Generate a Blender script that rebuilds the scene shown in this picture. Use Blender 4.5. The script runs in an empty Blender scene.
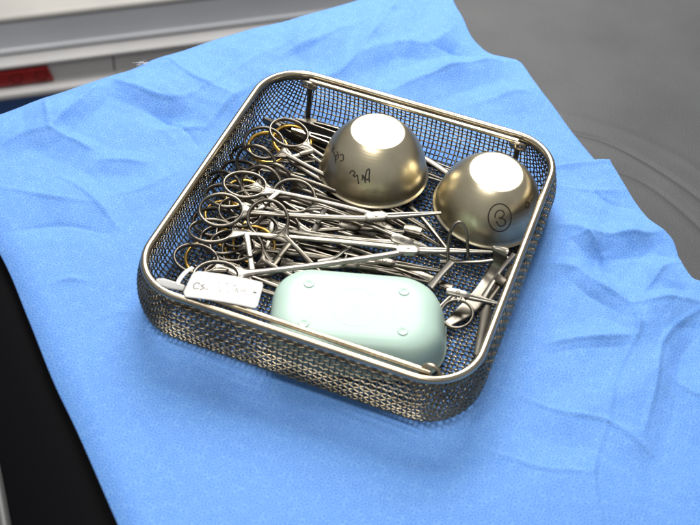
import bpy, bmesh, math, random
import numpy as np
from mathutils import Vector, Matrix
from mathutils.bvhtree import BVHTree

random.seed(7); rng = np.random.default_rng(7)
scene = bpy.context.scene
col = scene.collection

# ------------------------------------------------------------------ camera
CAM = np.array([0.174876, -0.575608, 0.654492])
ROT = np.array([[0.933469, 0.354117, 0.056895],
                [0.298838, -0.680209, -0.669337],
                [-0.198323, 0.641807, -0.740777]])      # rows: right, down, forward
FPX = 1180.0
cd = bpy.data.cameras.new('camera'); cam = bpy.data.objects.new('camera', cd); col.objects.link(cam)
cd.sensor_width = 36.0; cd.lens = FPX / 700 * 36; cd.clip_start = 0.02; cd.clip_end = 200
m3 = Matrix([list(ROT[0]), list(-ROT[1]), list(-ROT[2])]).transposed()
cam.matrix_world = Matrix.Translation(Vector(CAM)) @ m3.to_4x4()
cd.dof.use_dof = True; cd.dof.focus_distance = 0.93; cd.dof.aperture_fstop = 10
scene.camera = cam

# ------------------------------------------------------------------ light
w = bpy.data.worlds.new('World'); scene.world = w; w.use_nodes = True
nt = w.node_tree; bg = nt.nodes['Background']
tc = nt.nodes.new('ShaderNodeTexCoord'); sx = nt.nodes.new('ShaderNodeSeparateXYZ')
cr = nt.nodes.new('ShaderNodeValToRGB')
cr.color_ramp.elements[0].position = 0.35; cr.color_ramp.elements[0].color = (.43, .42, .39, 1)
cr.color_ramp.elements[1].position = 0.95; cr.color_ramp.elements[1].color = (.62, .64, .68, 1)
mr = nt.nodes.new('ShaderNodeMapRange'); mr.inputs[1].default_value = -1; mr.inputs[2].default_value = 1
nt.links.new(tc.outputs['Generated'], sx.inputs[0]); nt.links.new(sx.outputs[2], mr.inputs[0])
nt.links.new(mr.outputs[0], cr.inputs[0]); nt.links.new(cr.outputs[0], bg.inputs[0])
bg.inputs[1].default_value = 0.58

def area(name, loc, target, sx_, sy_, power, color=(1, 1, 1)):
    l = bpy.data.lights.new(name, 'AREA'); l.shape = 'RECTANGLE'; l.size = sx_; l.size_y = sy_
    l.energy = power; l.color = color
    o = bpy.data.objects.new(name, l); col.objects.link(o); o.location = loc
    o.rotation_euler = (Vector(target) - Vector(loc)).to_track_quat('-Z', 'Y').to_euler()
    return o
area('overhead_lamp', (-0.34, 1.05, 1.17), (0, 0, 0), 0.95, 0.75, 38, (1, .985, .96))
area('ceiling_lamp', (0.02, -0.55, 1.75), (0, 0, 0), 0.30, 0.30, 8.5, (1, .97, .92))
area('ceiling_lamp', (-0.42, -0.45, 1.70), (0, 0, 0), 0.24, 0.24, 5.0, (1, .97, .92))
scene.view_settings.view_transform = 'Standard'; scene.view_settings.look = 'None'
scene.view_settings.exposure = 0.0; scene.view_settings.gamma = 1
scene.cycles.use_denoising = True
scene.cycles.max_bounces = 10

# ------------------------------------------------------------------ helpers
def at(px, py, z=0.0):
    """point of the place at height z seen at a pixel of the 700x525 photograph"""
    d = ROT.T @ np.array([(px - 350) / FPX, (py - 262.5) / FPX, 1.0])
    return CAM + d * ((z - CAM[2]) / d[2])
def at3(p): return at(*p)
def nrm(v):
    v = np.asarray(v, float); return v / (np.linalg.norm(v) + 1e-12)

def mat(name, base, metal=0.0, rough=0.5, spec=0.5, bump=None, noise=None, sheen=0.0, coat=0.0, trans=0.0):
    m = bpy.data.materials.new(name); m.use_nodes = True
    n = m.node_tree; b = n.nodes['Principled BSDF']
    b.inputs['Base Color'].default_value = (*base, 1); b.inputs['Metallic'].default_value = metal
    b.inputs['Roughness'].default_value = rough; b.inputs['Specular IOR Level'].default_value = spec
    b.inputs['Sheen Weight'].default_value = sheen; b.inputs['Coat Weight'].default_value = coat
    if noise:                                   # (scale, second colour, roughness span, stretch)
        sc_, c2, dr = noise
        t = n.nodes.new('ShaderNodeTexCoord')
        x = n.nodes.new('ShaderNodeTexNoise'); x.inputs['Scale'].default_value = sc_; x.inputs['Detail'].default_value = 5
        n.links.new(t.outputs['Object'], x.inputs['Vector'])
        r = n.nodes.new('ShaderNodeMapRange'); r.inputs[1].default_value = .35; r.inputs[2].default_value = .68
        n.links.new(x.outputs[0], r.inputs[0])
        mx = n.nodes.new('ShaderNodeMix'); mx.data_type = 'RGBA'
        mx.inputs[6].default_value = (*base, 1); mx.inputs[7].default_value = (*c2, 1)
        n.links.new(r.outputs[0], mx.inputs[0]); n.links.new(mx.outputs[2], b.inputs['Base Color'])
        r2 = n.nodes.new('ShaderNodeMapRange'); r2.inputs[3].default_value = rough - dr; r2.inputs[4].default_value = rough + dr
        n.links.new(x.outputs[0], r2.inputs[0]); n.links.new(r2.outputs[0], b.inputs['Roughness'])
    if bump:                                    # (scale, strength, distance)
        t = n.nodes.new('ShaderNodeTexCoord')
        x = n.nodes.new('ShaderNodeTexNoise'); x.inputs['Detail'].default_value = 6
        if isinstance(bump[0], tuple):          # turned or brushed lines
            mp = n.nodes.new('ShaderNodeMapping'); mp.inputs['Scale'].default_value = bump[0]; x.inputs['Scale'].default_value = 1
            n.links.new(t.outputs['Object'], mp.inputs[0]); n.links.new(mp.outputs[0], x.inputs['Vector'])
        else:
            x.inputs['Scale'].default_value = bump[0]; n.links.new(t.outputs['Object'], x.inputs['Vector'])
        bp = n.nodes.new('ShaderNodeBump'); bp.inputs['Strength'].default_value = bump[1]; bp.inputs['Distance'].default_value = bump[2]
        n.links.new(x.outputs[0], bp.inputs['Height']); n.links.new(bp.outputs[0], b.inputs['Normal'])
    return m

M = {}
M['steel'] = mat('satin_steel', (.31, .288, .25), 1, .32, noise=(60, (.20, .18, .145), .06))
M['dull'] = mat('dull_steel', (.235, .213, .178), 1, .33, noise=(80, (.145, .128, .10), .06))
M['dark'] = mat('dark_steel', (.17, .152, .126), 1, .32, noise=(70, (.11, .095, .075), .06))
M['bright'] = mat('bright_steel', (.37, .347, .305), 1, .30, noise=(50, (.25, .23, .195), .06))
M['gold'] = mat('gold_plating', (.80, .52, .13), 1, .30, noise=(90, (.58, .34, .08), .07))
M['mesh'] = mat('aged_mesh_wire', (.31, .265, .185), 1, .24, noise=(45, (.12, .095, .06), .06))
M['rim'] = mat('aged_rim_steel', (.52, .46, .35), 1, .28, noise=(35, (.38, .32, .23), .06))
M['bowl'] = mat('brushed_bowl_steel', (.70, .62, .44), 1, .34, noise=(55, (.57, .495, .33), .06), bump=((26, 26, 1400), .16, .0003))
M['ink'] = mat('marker_ink', (.035, .028, .02), 0, .5)
M['mint'] = mat('mint_plastic', (.455, .60, .515), 0, .38, spec=.34, noise=(12, (.445, .605, .517), .03), bump=(900, .05, .0002))
M['paper'] = mat('white_card', (.64, .63, .605), 0, .7, bump=(200, .1, .0005))
M['tape'] = mat('white_cotton_tape', (.66, .655, .63), 0, .9, bump=(900, .4, .0006))
M['pencil'] = mat('faded_pen', (.20, .185, .17), 0, .8)
M['black'] = mat('black_vinyl', (.0022, .0022, .003), 0, .5, spec=.06, bump=(300, .1, .001))
M['rail'] = mat('grey_rail_paint', (.055, .055, .055), 0, .45)
M['beige'] = mat('beige_paint', (.52, .50, .46), 0, .5, noise=(6, (.44, .42, .39), .05))
M['greyp'] = mat('grey_body_paint', (.74, .755, .79), 0, .42, noise=(5, (.66, .675, .71), .05))
M['lightp'] = mat('light_bumper_plastic', (.47, .46, .455), 0, .55, noise=(7, (.42, .41, .405), .05))
M['seam'] = mat('panel_gap_shadow', (.12, .12, .12), 0, .7)
M['skirt'] = mat('blue_skirt_paint', (.06, .15, .42), 0, .5, noise=(9, (.05, .12, .34), .05))
M['red'] = mat('red_lamp_plastic', (.26, .004, .004), 0, .3, coat=.1)
M['redin'] = mat('red_lamp_bulb', (.15, .003, .003), 0, .3)
M['ground'] = mat('dark_concrete', (.10, .10, .11), 0, .85, noise=(3, (.07, .07, .08), .05))

def vinyl():
    m = mat('grey_vinyl', (.10, .10, .10), 0, .60, spec=.5)
    n = m.node_tree; b = n.nodes['Principled BSDF']
    t = n.nodes.new('ShaderNodeTexCoord')
    a = n.nodes.new('ShaderNodeTexNoise'); a.inputs['Scale'].default_value = 14; a.inputs['Detail'].default_value = 8
    v = n.nodes.new('ShaderNodeTexVoronoi'); v.inputs['Scale'].default_value = 900
    n.links.new(t.outputs['Object'], a.inputs['Vector']); n.links.new(t.outputs['Object'], v.inputs['Vector'])
    r = n.nodes.new('ShaderNodeValToRGB')
    r.color_ramp.elements[0].position = .3; r.color_ramp.elements[0].color = (.032, .033, .035, 1)
    r.color_ramp.elements[1].position = .72; r.color_ramp.elements[1].color = (.052, .053, .055, 1)
    n.links.new(a.outputs[0], r.inputs[0]); n.links.new(r.outputs[0], b.inputs['Base Color'])
    b1 = n.nodes.new('ShaderNodeBump'); b1.inputs['Strength'].default_value = .18; b1.inputs['Distance'].default_value = .0006
    b2 = n.nodes.new('ShaderNodeBump'); b2.inputs['Strength'].default_value = .09; b2.inputs['Distance'].default_value = .003
    n.links.new(v.outputs[0], b1.inputs['Height']); n.links.new(a.outputs[0], b2.inputs['Height'])
    n.links.new(b2.outputs[0], b1.inputs['Normal']); n.links.new(b1.outputs[0], b.inputs['Normal'])
    return m
M['vinyl'] = vinyl()

def drape_mat():
    m = mat('blue_nonwoven', (.10, .30, .78), 0, .72, spec=.25, sheen=.08)
    n = m.node_tree; b = n.nodes['Principled BSDF']
    t = n.nodes.new('ShaderNodeTexCoord')
    v = n.nodes.new('ShaderNodeTexVoronoi'); v.inputs['Scale'].default_value = 185; v.inputs['Randomness'].default_value = .55
    v.voronoi_dimensions = '2D'
    e = n.nodes.new('ShaderNodeTexVoronoi'); e.inputs['Scale'].default_value = 185; e.inputs['Randomness'].default_value = .55
    e.voronoi_dimensions = '2D'; e.feature = 'DISTANCE_TO_EDGE'
    n.links.new(t.outputs['Object'], v.inputs['Vector']); n.links.new(t.outputs['Object'], e.inputs['Vector'])
    # rosettes: a ring inside every cell, and the cell edges
    rg = n.nodes.new('ShaderNodeValToRGB')
    els = rg.color_ramp.elements
    els[0].position = .0; els[0].color = (.15, .15, .15, 1); els[1].position = 1; els[1].color = (.2, .2, .2, 1)
    for p_, c_ in ((.17, .15), (.24, .9), (.33, .9), (.40, .15)):
        k = els.new(p_); k.color = (c_, c_, c_, 1)
    n.links.new(v.outputs[0], rg.inputs[0])
    eg = n.nodes.new('ShaderNodeMapRange'); eg.inputs[1].default_value = .03; eg.inputs[2].default_value = .09
    eg.inputs[3].default_value = 1; eg.inputs[4].default_value = 0
    n.links.new(e.outputs[0], eg.inputs[0])
    mxv = n.nodes.new('ShaderNodeMath'); mxv.operation = 'MAXIMUM'
    n.links.new(rg.outputs[0], mxv.inputs[0]); n.links.new(eg.outputs[0], mxv.inputs[1])
    fib = n.nodes.new('ShaderNodeTexNoise'); fib.inputs['Scale'].default_value = 1300; fib.inputs['Detail'].default_value = 3
    n.links.new(t.outputs['Object'], fib.inputs['Vector'])
    fr_ = n.nodes.new('ShaderNodeMapRange'); fr_.inputs[1].default_value = .30; fr_.inputs[2].default_value = .70
    fr_.inputs[3].default_value = .30; fr_.inputs[4].default_value = 1
    n.links.new(fib.outputs[0], fr_.inputs[0])
    hf = n.nodes.new('ShaderNodeMath'); hf.operation = 'MULTIPLY_ADD'; hf.inputs[1].default_value = .75; hf.inputs[2].default_value = .22
    n.links.new(mxv.outputs[0], hf.inputs[0])
    mul = n.nodes.new('ShaderNodeMath'); mul.operation = 'MULTIPLY'
    n.links.new(hf.outputs[0], mul.inputs[0]); n.links.new(fr_.outputs[0], mul.inputs[1])
    mx = n.nodes.new('ShaderNodeMix'); mx.data_type = 'RGBA'
    mx.inputs[6].default_value = (.082, .240, .66, 1); mx.inputs[7].default_value = (.215, .43, .81, 1)
    n.links.new(mul.outputs[0], mx.inputs[0]); n.links.new(mx.outputs[2], b.inputs['Base Color'])
    bp = n.nodes.new('ShaderNodeBump'); bp.inputs['Strength'].default_value = .22; bp.inputs['Distance'].default_value = .0003; bp.invert = True
    n.links.new(mxv.outputs[0], bp.inputs['Height']); n.links.new(bp.outputs[0], b.inputs['Normal'])
    return m
M['drape'] = drape_mat()

class MB:
    """collects raw geometry for ONE mesh object"""
    def __init__(s): s.v = []; s.f = []; s.n = 0
    def add(s, V, F):
        V = np.asarray(V, float).reshape(-1, 3); s.v.append(V)
        s.f.extend([tuple(int(i) + s.n for i in f) for f in F]); s.n += len(V); return s
    def verts(s): return np.concatenate(s.v)
    def build(s, name, m, parent=None, smooth=True, sharp=40):
        me = bpy.data.meshes.new(name)
        V = s.verts(); me.from_pydata(V.tolist(), [], s.f); me.update()
        if smooth:
            me.polygons.foreach_set('use_smooth', [True] * len(me.polygons))
            if sharp:
                bm = bmesh.new(); bm.from_mesh(me)
                for e in bm.edges:
                    if len(e.link_faces) == 2 and e.calc_face_angle(0) > math.radians(sharp): e.smooth = False
                bm.to_mesh(me); bm.free()
        me.materials.append(m)
        o = bpy.data.objects.new(name, me); col.objects.link(o)
        if parent:
            o.parent = parent
            o.matrix_parent_inverse = parent.matrix_world.inverted() if parent.type != 'EMPTY' else Matrix.Translation(-Vector(parent.location))
        return o

def spline(pts, n):
    """Catmull-Rom through pts, n samples"""
    P = np.asarray(pts, float)
    if len(P) == 2: return P[0] + (P[1] - P[0]) * np.linspace(0, 1, n)[:, None]
    E = np.vstack([2 * P[0] - P[1], P, 2 * P[-1] - P[-2]])
    t = np.linspace(0, len(P) - 1 - 1e-9, n); i = t.astype(int); u = (t - i)[:, None]
    a, b, c, d = E[i], E[i + 1], E[i + 2], E[i + 3]
    return .5 * (2 * b + (c - a) * u + (2 * a - 5 * b + 4 * c - d) * u ** 2 + (3 * b - a - 3 * c + d) * u ** 3)

def sweep(mb, P, wd, th, up=(0, 0, 1), k=10, closed=False, pw=1.0):
    """sweep an ellipse (pw<1: boxier) of width wd and thickness th along P"""
    P = np.asarray(P, float); N = len(P)
    wd = np.interp(np.linspace(0, 1, N), np.linspace(0, 1, len(wd)), wd) if np.ndim(wd) else np.full(N, wd)
    th = np.interp(np.linspace(0, 1, N), np.linspace(0, 1, len(th)), th) if np.ndim(th) else np.full(N, th)
    if closed: T = np.roll(P, -1, 0) - np.roll(P, 1, 0)
    else: T = np.gradient(P, axis=0)
    T /= np.linalg.norm(T, axis=1)[:, None] + 1e-12
    U = np.broadcast_to(np.asarray(up, float), (N, 3))
    B = np.cross(U, T); B /= np.linalg.norm(B, axis=1)[:, None] + 1e-12
    Nn = np.cross(T, B)
    a = np.arange(k) * 2 * math.pi / k + math.pi / k
    ca = np.sign(np.cos(a)) * abs(np.cos(a)) ** pw; sa = np.sign(np.sin(a)) * abs(np.sin(a)) ** pw
    V = P[:, None] + B[:, None] * (ca[None, :, None] * wd[:, None, None] / 2) + Nn[:, None] * (sa[None, :, None] * th[:, None, None] / 2)
    F = []
    R = N if closed else N - 1
    for i in range(R):
        j = (i + 1) % N
        for q in range(k):
            q2 = (q + 1) % k
            F.append((i * k + q, i * k + q2, j * k + q2, j * k + q))
    if not closed:
        F.append(tuple(range(k - 1, -1, -1))); F.append(tuple((N - 1) * k + q for q in range(k)))
    mb.add(V, F); return mb

def tube_up(P):
    """parallel-transported up vectors for wires that turn in 3-D"""
    P = np.asarray(P, float); T = np.gradient(P, axis=0); T /= np.linalg.norm(T, axis=1)[:, None] + 1e-12
    u = nrm(np.cross(T[0], [.3, .2, .9])); out = []
    for t in T:
        u = nrm(u - t * (u @ t)); out.append(u)
    return np.array(out)
def wire(mb, pts, d, n=40, k=8, smooth=True):
    P = spline(pts, n) if smooth else np.asarray(pts, float)
    return sweep(mb, P, d, d, tube_up(P), k)

def ring_pts(c, r1, r2, e1, e2, n=40):
    a = np.linspace(0, 2 * math.pi, n, endpoint=False)[:, None]
    return np.asarray(c) + np.cos(a) * r1 * np.asarray(e1) + np.sin(a) * r2 * np.asarray(e2)

def boxm(mb, c, ax, size, bev=0.12):
    """bevelled box: axes ax (3 rows), full sizes"""
    ax = np.asarray(ax, float); s = np.asarray(size, float) / 2; b = min(s) * bev * 2
    bm = bmesh.new(); bmesh.ops.create_cube(bm, size=1)
    bmesh.ops.scale(bm, vec=Vector(s * 2), verts=bm.verts)
    bmesh.ops.bevel(bm, geom=list(bm.edges), offset=b, segments=2, affect='EDGES', profile=.5)
    bm.verts.ensure_lookup_table()
    V = np.array([v.co[:] for v in bm.verts]) @ ax + np.asarray(c)
    mb.add(V, [[v.index for v in f.verts] for f in bm.faces]); bm.free(); return mb

def thing(name, label, cat, loc, group=None):
    o = bpy.data.objects.new(name, None); col.objects.link(o); o.location = Vector([float(q) for q in loc])
    o.empty_display_size = .01
    return tag(o, label, cat, group)
def tag(o, label=None, cat=None, group=None, kind=None):
    if label: o['label'] = label
    if cat: o['category'] = cat
    if group: o['group'] = group
    if kind: o['kind'] = kind
    return o

# ------------------------------------------------------------------ setting: ground, stretcher mattress, vehicle
gmb = MB(); s_ = 60
gmb.add([(-s_, -s_, -.85), (s_, -s_, -.85), (s_, s_, -.85), (-s_, s_, -.85)], [(0, 1, 2, 3)])
tag(gmb.build('ground', M['ground'], smooth=False), kind='structure')

def seg_d(X, Y, a, b):
    """distance of points to a segment and position along it"""
    d = np.asarray(b) - np.asarray(a); L2 = d @ d
    t = np.clip(((X - a[0]) * d[0] + (Y - a[1]) * d[1]) / L2, 0, 1)
    return np.hypot(X - a[0] - t * d[0], Y - a[1] - t * d[1]), t
def px2(px, py): return at(px, py, 0)[:2]

E0 = px2(-90, 140); E1 = px2(452, -26)                # far long edge under the drape
edir = nrm(np.r_[E1 - E0, 0])[:2]; ein = np.array([edir[1], -edir[0]])     # pointing towards the viewer
# mattress: grid in (u along far edge, v inward)
U = np.linspace(-.05, 1.10, 620); Vv = np.linspace(0, .95, 520)
uu, vv = np.meshgrid(U, Vv, indexing='ij')
X = E0[0] + edir[0] * uu + ein[0] * vv; Y = E0[1] + edir[1] * uu + ein[1] * vv
Z = np.full_like(X, -.0045)
def crease(Z, X, Y, pts, amp, wid, ext=None):
    P = spline([px2(*p) for p in pts], 24)
    D = np.min([seg_d(X, Y, P[i], P[i + 1])[0] for i in range(len(P) - 1)], axis=0)
    return Z + amp * np.exp(-(D / wid) ** 2)
Z = crease(Z, X, Y, [(566, 112), (600, 120), (640, 134), (690, 160), (740, 200)], .0005, .005)
Z = crease(Z, X, Y, [(572, 128), (606, 137), (640, 154), (690, 186), (740, 225)], -.0012, .0024)
Z = crease(Z, X, Y, [(578, 134), (610, 146), (646, 162), (690, 196), (740, 240)], .0004, .006)
Z = crease(Z, X, Y, [(596, 160), (640, 176), (680, 204), (730, 250)], -.0009, .0022)
Z = crease(Z, X, Y, [(600, 168), (640, 184), (680, 214), (730, 262)], .0003, .006)
Z = Z + .0007 * np.sin(X * 23 + 1.3 * np.sin(Y * 17)) * np.sin(Y * 19 + 2)
rv = np.clip(1 - vv / .035, 0, 1); Z = Z - .035 * (1 - np.sqrt(np.clip(1 - rv ** 2, 0, 1)))
lu = np.clip(1 - (uu + .05) / .03, 0, 1); Z = Z - .03 * (1 - np.sqrt(np.clip(1 - lu ** 2, 0, 1)))
def grid_faces(nu, nv):
    i, j = np.meshgrid(np.arange(nu - 1), np.arange(nv - 1), indexing='ij'); a = (i * nv + j).ravel()
    return np.c_[a, a + nv, a + nv + 1, a + 1]
def edge_loop(nu, nv):
    return [i * nv for i in range(nu)] + [(nu - 1) * nv + j for j in range(1, nv)] + \
           [i * nv + nv - 1 for i in range(nu - 2, -1, -1)] + [j for j in range(nv - 2, 0, -1)]
def slab(mb, X, Y, Z, zb):
    nu, nv = X.shape; V = np.stack([X, Y, Z], -1).reshape(-1, 3)
    mb.add(V, grid_faces(nu, nv).tolist()[::1])
    lp = edge_loop(nu, nv); L = len(lp)
    R = V[lp].copy(); B = R.copy(); B[:, 2] = zb
    mb.add(np.vstack([R, B]), [(i, i + L, (i + 1) % L + L, (i + 1) % L) for i in range(L)] + [tuple(range(L, 2 * L))])
# left limit of the grey mattress: keep it behind the drape's left edge
lmask_a = px2(-40, 200); lmask_b = px2(240, 760)
ld = nrm(np.r_[lmask_b - lmask_a, 0])[:2]; ln = np.array([-ld[1], ld[0]])     # pointing right of the left edge
sd = (X - lmask_a[0]) * ln[0] + (Y - lmask_a[1]) * ln[1]
push = np.clip(.02 - sd, 0, None); X = X + ln[0] * push; Y = Y + ln[1] * push
t_ = thing('stretcher_mattress', 'grey vinyl stretcher mattress with curved creases, lying under the blue drape', 'mattress', (*px2(600, 60), -.09))
mm = MB(); slab(mm, X, Y, Z, -.09); mm.build('vinyl_cover', M['vinyl'], t_, sharp=60)

# black side bolster running along the drape's left edge, below it
bo = thing('side_bolster', 'black padded side bolster of the stretcher at the left edge of the drape', 'bolster', (*px2(20, 420), -.12))
mb = MB(); base = np.linspace(-.35, .75, 60)
prof = []
for a in np.linspace(0, 1, 26):
    prof.append((.018 - .150 * a, -.012 - .055 * a ** 1.7))
prof += [(-.150, -.085), (-.150, -.14), (.018, -.14)]
prof = np.array(prof)
V = []
for s in base:
    c = lmask_a + ld * s
    for o_, z_ in prof: V.append((c[0] + ln[0] * o_, c[1] + ln[1] * o_, z_))
K = len(prof); F = []
for i in range(len(base) - 1):
    for q in range(K):
        q2 = (q + 1) % K; F.append((i * K + q, (i + 1) * K + q, (i + 1) * K + q2, i * K + q2))
F += [tuple(range(K)), tuple((len(base) - 1) * K + q for q in range(K - 1, -1, -1))]
mb.add(V, F); mb.build('padding', M['black'], bo, sharp=50)
ra = at(-7, 470, -.028); rb_ = at(6, 545, -.028); rd = nrm(rb_ - ra)
mb = MB(); wire(mb, [ra - rd * .15, ra, rb_, rb_ + rd * .15], .011, 12, 14); 
tag(mb.build('stretcher_rail', M['rail']), 'grey painted tube rail beside the black bolster at lower left', 'rail')

# vehicle rear behind: profile extruded along a horizontal direction
dep = 1.95
def atdep(px, py, d):
    return CAM + d * (ROT.T @ np.array([(px - 350) / FPX, (py - 262.5) / FPX, 1.0]))
def prj(p):
    c = ROT @ (np.asarray(p) - CAM); return np.array([c[0] / c[2] * FPX + 350, c[1] / c[2] * FPX + 262.5])
Q0 = atdep(0, 87, dep); best = None
for th_ in np.linspace(-30, 80, 400):
    d_ = np.array([math.cos(math.radians(th_)), math.sin(math.radians(th_)), 0])
    a_ = prj(Q0); b_ = prj(Q0 + d_ * .3); sl = (b_[1] - a_[1]) / (b_[0] - a_[0])
    if best is None or abs(sl + .130) < best[0]: best = (abs(sl + .130), d_)
VD = best[1]; VO = np.array([VD[1], -VD[0], 0])       # along, and outward to the viewer
amb = thing('ambulance', 'rear bumper and sill of a pale ambulance with red lamp, behind the drape', 'ambulance', (Q0[0], Q0[1], -.85))
def extr(name, prof, m, parent, s0=-.9, s1=1.3, slant=0.0, bev=0):
    mb = MB(); K = len(prof); V = []
    for s in (s0, s1):
        for o_, z_ in prof:
            V.append(Q0 + VD * (s + (slant * z_ if s == s1 else 0)) + VO * o_ + np.array([0, 0, z_]))
    F = [(i, (i + 1) % K, (i + 1) % K + K, i + K) for i in range(K)] + [tuple(range(K - 1, -1, -1)), tuple(range(K, 2 * K))]
    mb.add(V, F); o = mb.build(name, m, parent, smooth=False)
    bv = o.modifiers.new('bevel', 'BEVEL'); bv.width = .004; bv.segments = 2; bv.limit_method = 'ANGLE'
    return o
# z measured from the lamp's bottom edge line
extr('lower_skirt', [(-.03, -.02), (-.03, -.28), (-.6, -.28), (-.6, -.02)], M['skirt'], amb)
bump_ = extr('bumper', [(.020, -.014), (.024, -.008), (.022, .0), (0, .001), (0, .036), (.007, .039), (.008, .045), (-.012, .050), (-.6, .050), (-.6, -.012)], M['lightp'], amb)
pan = extr('tailgate_panel', [(-.014, .052), (-.014, .060), (-.018, .062), (-.020, .112), (-.6, .112), (-.6, .052)], M['greyp'], amb)
extr('sill', [(-.014, .114), (-.014, .122), (-.020, .126), (-.09, .128), (-.10, .150), (-.6, .150), (-.6, .114)], M['beige'], amb)
def along(px):
    best = min(np.linspace(-.4, 1, 700), key=lambda s: abs(prj(Q0 + VD * s)[0] - px)); return best
sl = along(54)
lamp = extr('rear_lamp', [(.006, .003), (.007, .005), (.007, .030), (.006, .033), (-.01, .033), (-.01, .003)], M['red'], amb, -.5, sl, slant=-.25)
for px in (-14, 18, 42):
    c = Q0 + VD * along(px) + VO * .0075 + np.array([0, 0, .018])
    mbb = MB(); sweep(mbb, ring_pts(c, .010, .010, VD, (0, 0, 1), 28), .0025, .0015, VO, 6, True)
    mbb.build('lens_ring', M['redin'], lamp)
sg = along(115)
for s in (sg,):
    extr('panel_gap', [(.0012, .003), (.0012, .034), (-.01, .034), (-.01, .003)], M['seam'], amb, s - .0018, s + .0018)

# ------------------------------------------------------------------ drape
def bez_edge(pts, n): return spline(pts, n)
NU, NV = 460, 460
e_top = spline([(-90, 142), (-40, 124), (0, 112), (40, 98), (80, 86), (120, 73), (145, 62), (165, 55), (240, 31), (330, 7), (400, -14), (444, -26)], NU)
e_bot = spline([(260, 800), (500, 760), (800, 700)], NU)
e_left = spline([(-90, 142), (-48, 180), (0, 252), (27, 314), (52, 376), (79, 433), (119, 525), (170, 640), (260, 800)], NV)
e_right = spline([(444, -26), (452, 4), (462, 22), (472, 40), (488, 54), (506, 60), (519, 66), (531, 83), (542, 99), (556, 115), (575, 139), (596, 166), (606, 184), (622, 206), (640, 232), (664, 258), (688, 296), (720, 330), (760, 420), (800, 700)], NV)
s = np.linspace(0, 1, NU)[:, None, None]; t = np.linspace(0, 1, NV)[None, :, None]
def arcpar(P, n):
    L = np.r_[0, np.cumsum(np.linalg.norm(np.diff(P, axis=0), axis=1))]; q = np.linspace(0, L[-1], n)
    return np.stack([np.interp(q, L, P[:, 0]), np.interp(q, L, P[:, 1])], 1)
def dense(pts, n): return arcpar(spline(pts, 1200), n)
def coons(top, bot, left, right):
    return (1 - t) * top[:, None] + t * bot[:, None] + (1 - s) * left[None] + s * right[None] - \
        ((1 - s) * (1 - t) * top[0] + s * (1 - t) * top[-1] + (1 - s) * t * bot[0] + s * t * bot[-1])
G = coons(arcpar(e_top, NU), arcpar(e_bot, NU), arcpar(e_left, NV), arcpar(e_right, NV))
def W_of(G):
    x = (G[..., 0] - 350) / FPX; y = (G[..., 1] - 262.5) / FPX
    d = x[..., None] * ROT[0] + y[..., None] * ROT[1] + ROT[2]
    return CAM + d * ((-CAM[2]) / d[..., 2])[..., None]
# wrinkles: (pixel polyline, height, width, one-sided sharpness)
WR = [
 ([(108, 84), (80, 110), (51, 136)], .0085, .012), ([(108, 84), (140, 98), (176, 106), (204, 96)], .0055, .012),
 ([(45, 97), (48, 116), (51, 136)], .0045, .009), ([(51, 136), (74, 146), (98, 156)], .0050, .008), ([(0, 150), (24, 140), (51, 136)], .0050, .011),
 ([(98, 164), (120, 164), (146, 166)], .0042, .007), ([(160, 134), (182, 131), (206, 131)], .0040, .007), ([(206, 131), (228, 110), (262, 84)], .0045, .010),
 ([(165, 60), (192, 84), (232, 104)], .0050, .010), ([(204, 96), (236, 78), (262, 60)], .0052, .010), ([(150, 116), (182, 131), (200, 150)], -.0040, .009),
 ([(0, 190), (50, 200), (95, 206)], .0030, .014), ([(60, 178), (92, 200), (120, 232)], .0028, .012), ([(10, 232), (60, 226), (110, 236)], -.0022, .012),
 ([(110, 200), (150, 190), (176, 176)], .0030, .010),
 ([(55, 284), (70, 281), (86, 283)], .0016, .003), ([(104, 318), (122, 312), (140, 313)], .0016, .003),
 ([(280, 62), (330, 44), (392, 16)], .0060, .014), ([(325, 84), (341, 80), (365, 52), (403, 0)], .0075, .010), ([(262, 60), (300, 46), (330, 20)], .0048, .012),
 ([(392, 95), (432, 82), (478, 69), (522, 68)], .0090, .012), ([(430, 52), (460, 56), (500, 60)], -.0040, .010), ([(356, 66), (392, 52), (430, 50), (456, 30)], .0050, .012),
 ([(470, 108), (520, 98), (548, 106)], .0045, .011), ([(556, 124), (575, 145), (596, 166)], .0040, .008),
 # right of the basket
 ([(546, 228), (571, 236), (584, 248), (598, 264)], .0075, .008), ([(560, 246), (600, 248), (640, 244), (664, 238)], .0070, .009),
 ([(528, 268), (552, 272), (575, 279)], .0045, .007), ([(575, 279), (600, 300), (628, 318)], .0068, .008), ([(628, 318), (646, 296), (664, 274), (690, 262)], .0068, .010),
 ([(628, 318), (664, 313), (704, 312)], .0060, .008), ([(544, 350), (586, 346), (632, 348)], .0034, .006), ([(628, 318), (634, 336), (632, 348)], .0034, .008),
 ([(700, 316), (660, 348), (650, 400), (640, 440)], .0052, .012), ([(632, 348), (612, 386), (604, 430)], .0036, .014), ([(598, 264), (606, 284), (628, 318)], -.0040, .008),
 ([(560, 190), (590, 198), (622, 196)], .0040, .010), ([(576, 180), (600, 206), (640, 216)], -.0032, .009), ([(640, 244), (660, 262), (690, 262)], -.0036, .010),
 ([(660, 380), (690, 400), (740, 410)], .0040, .014), ([(520, 400), (560, 420), (604, 430), (660, 470)], .0034, .018), ([(604, 430), (590, 480), (600, 540)], .0034, .018),
 ([(480, 450), (540, 474), (590, 480)], .0024, .020), ([(300, 470), (380, 492), (470, 500)], .0014, .03), ([(160, 380), (230, 430), (300, 450)], .0012, .03),
 ([(90, 330), (140, 420), (190, 500)], -.0012, .03),
]
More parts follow.
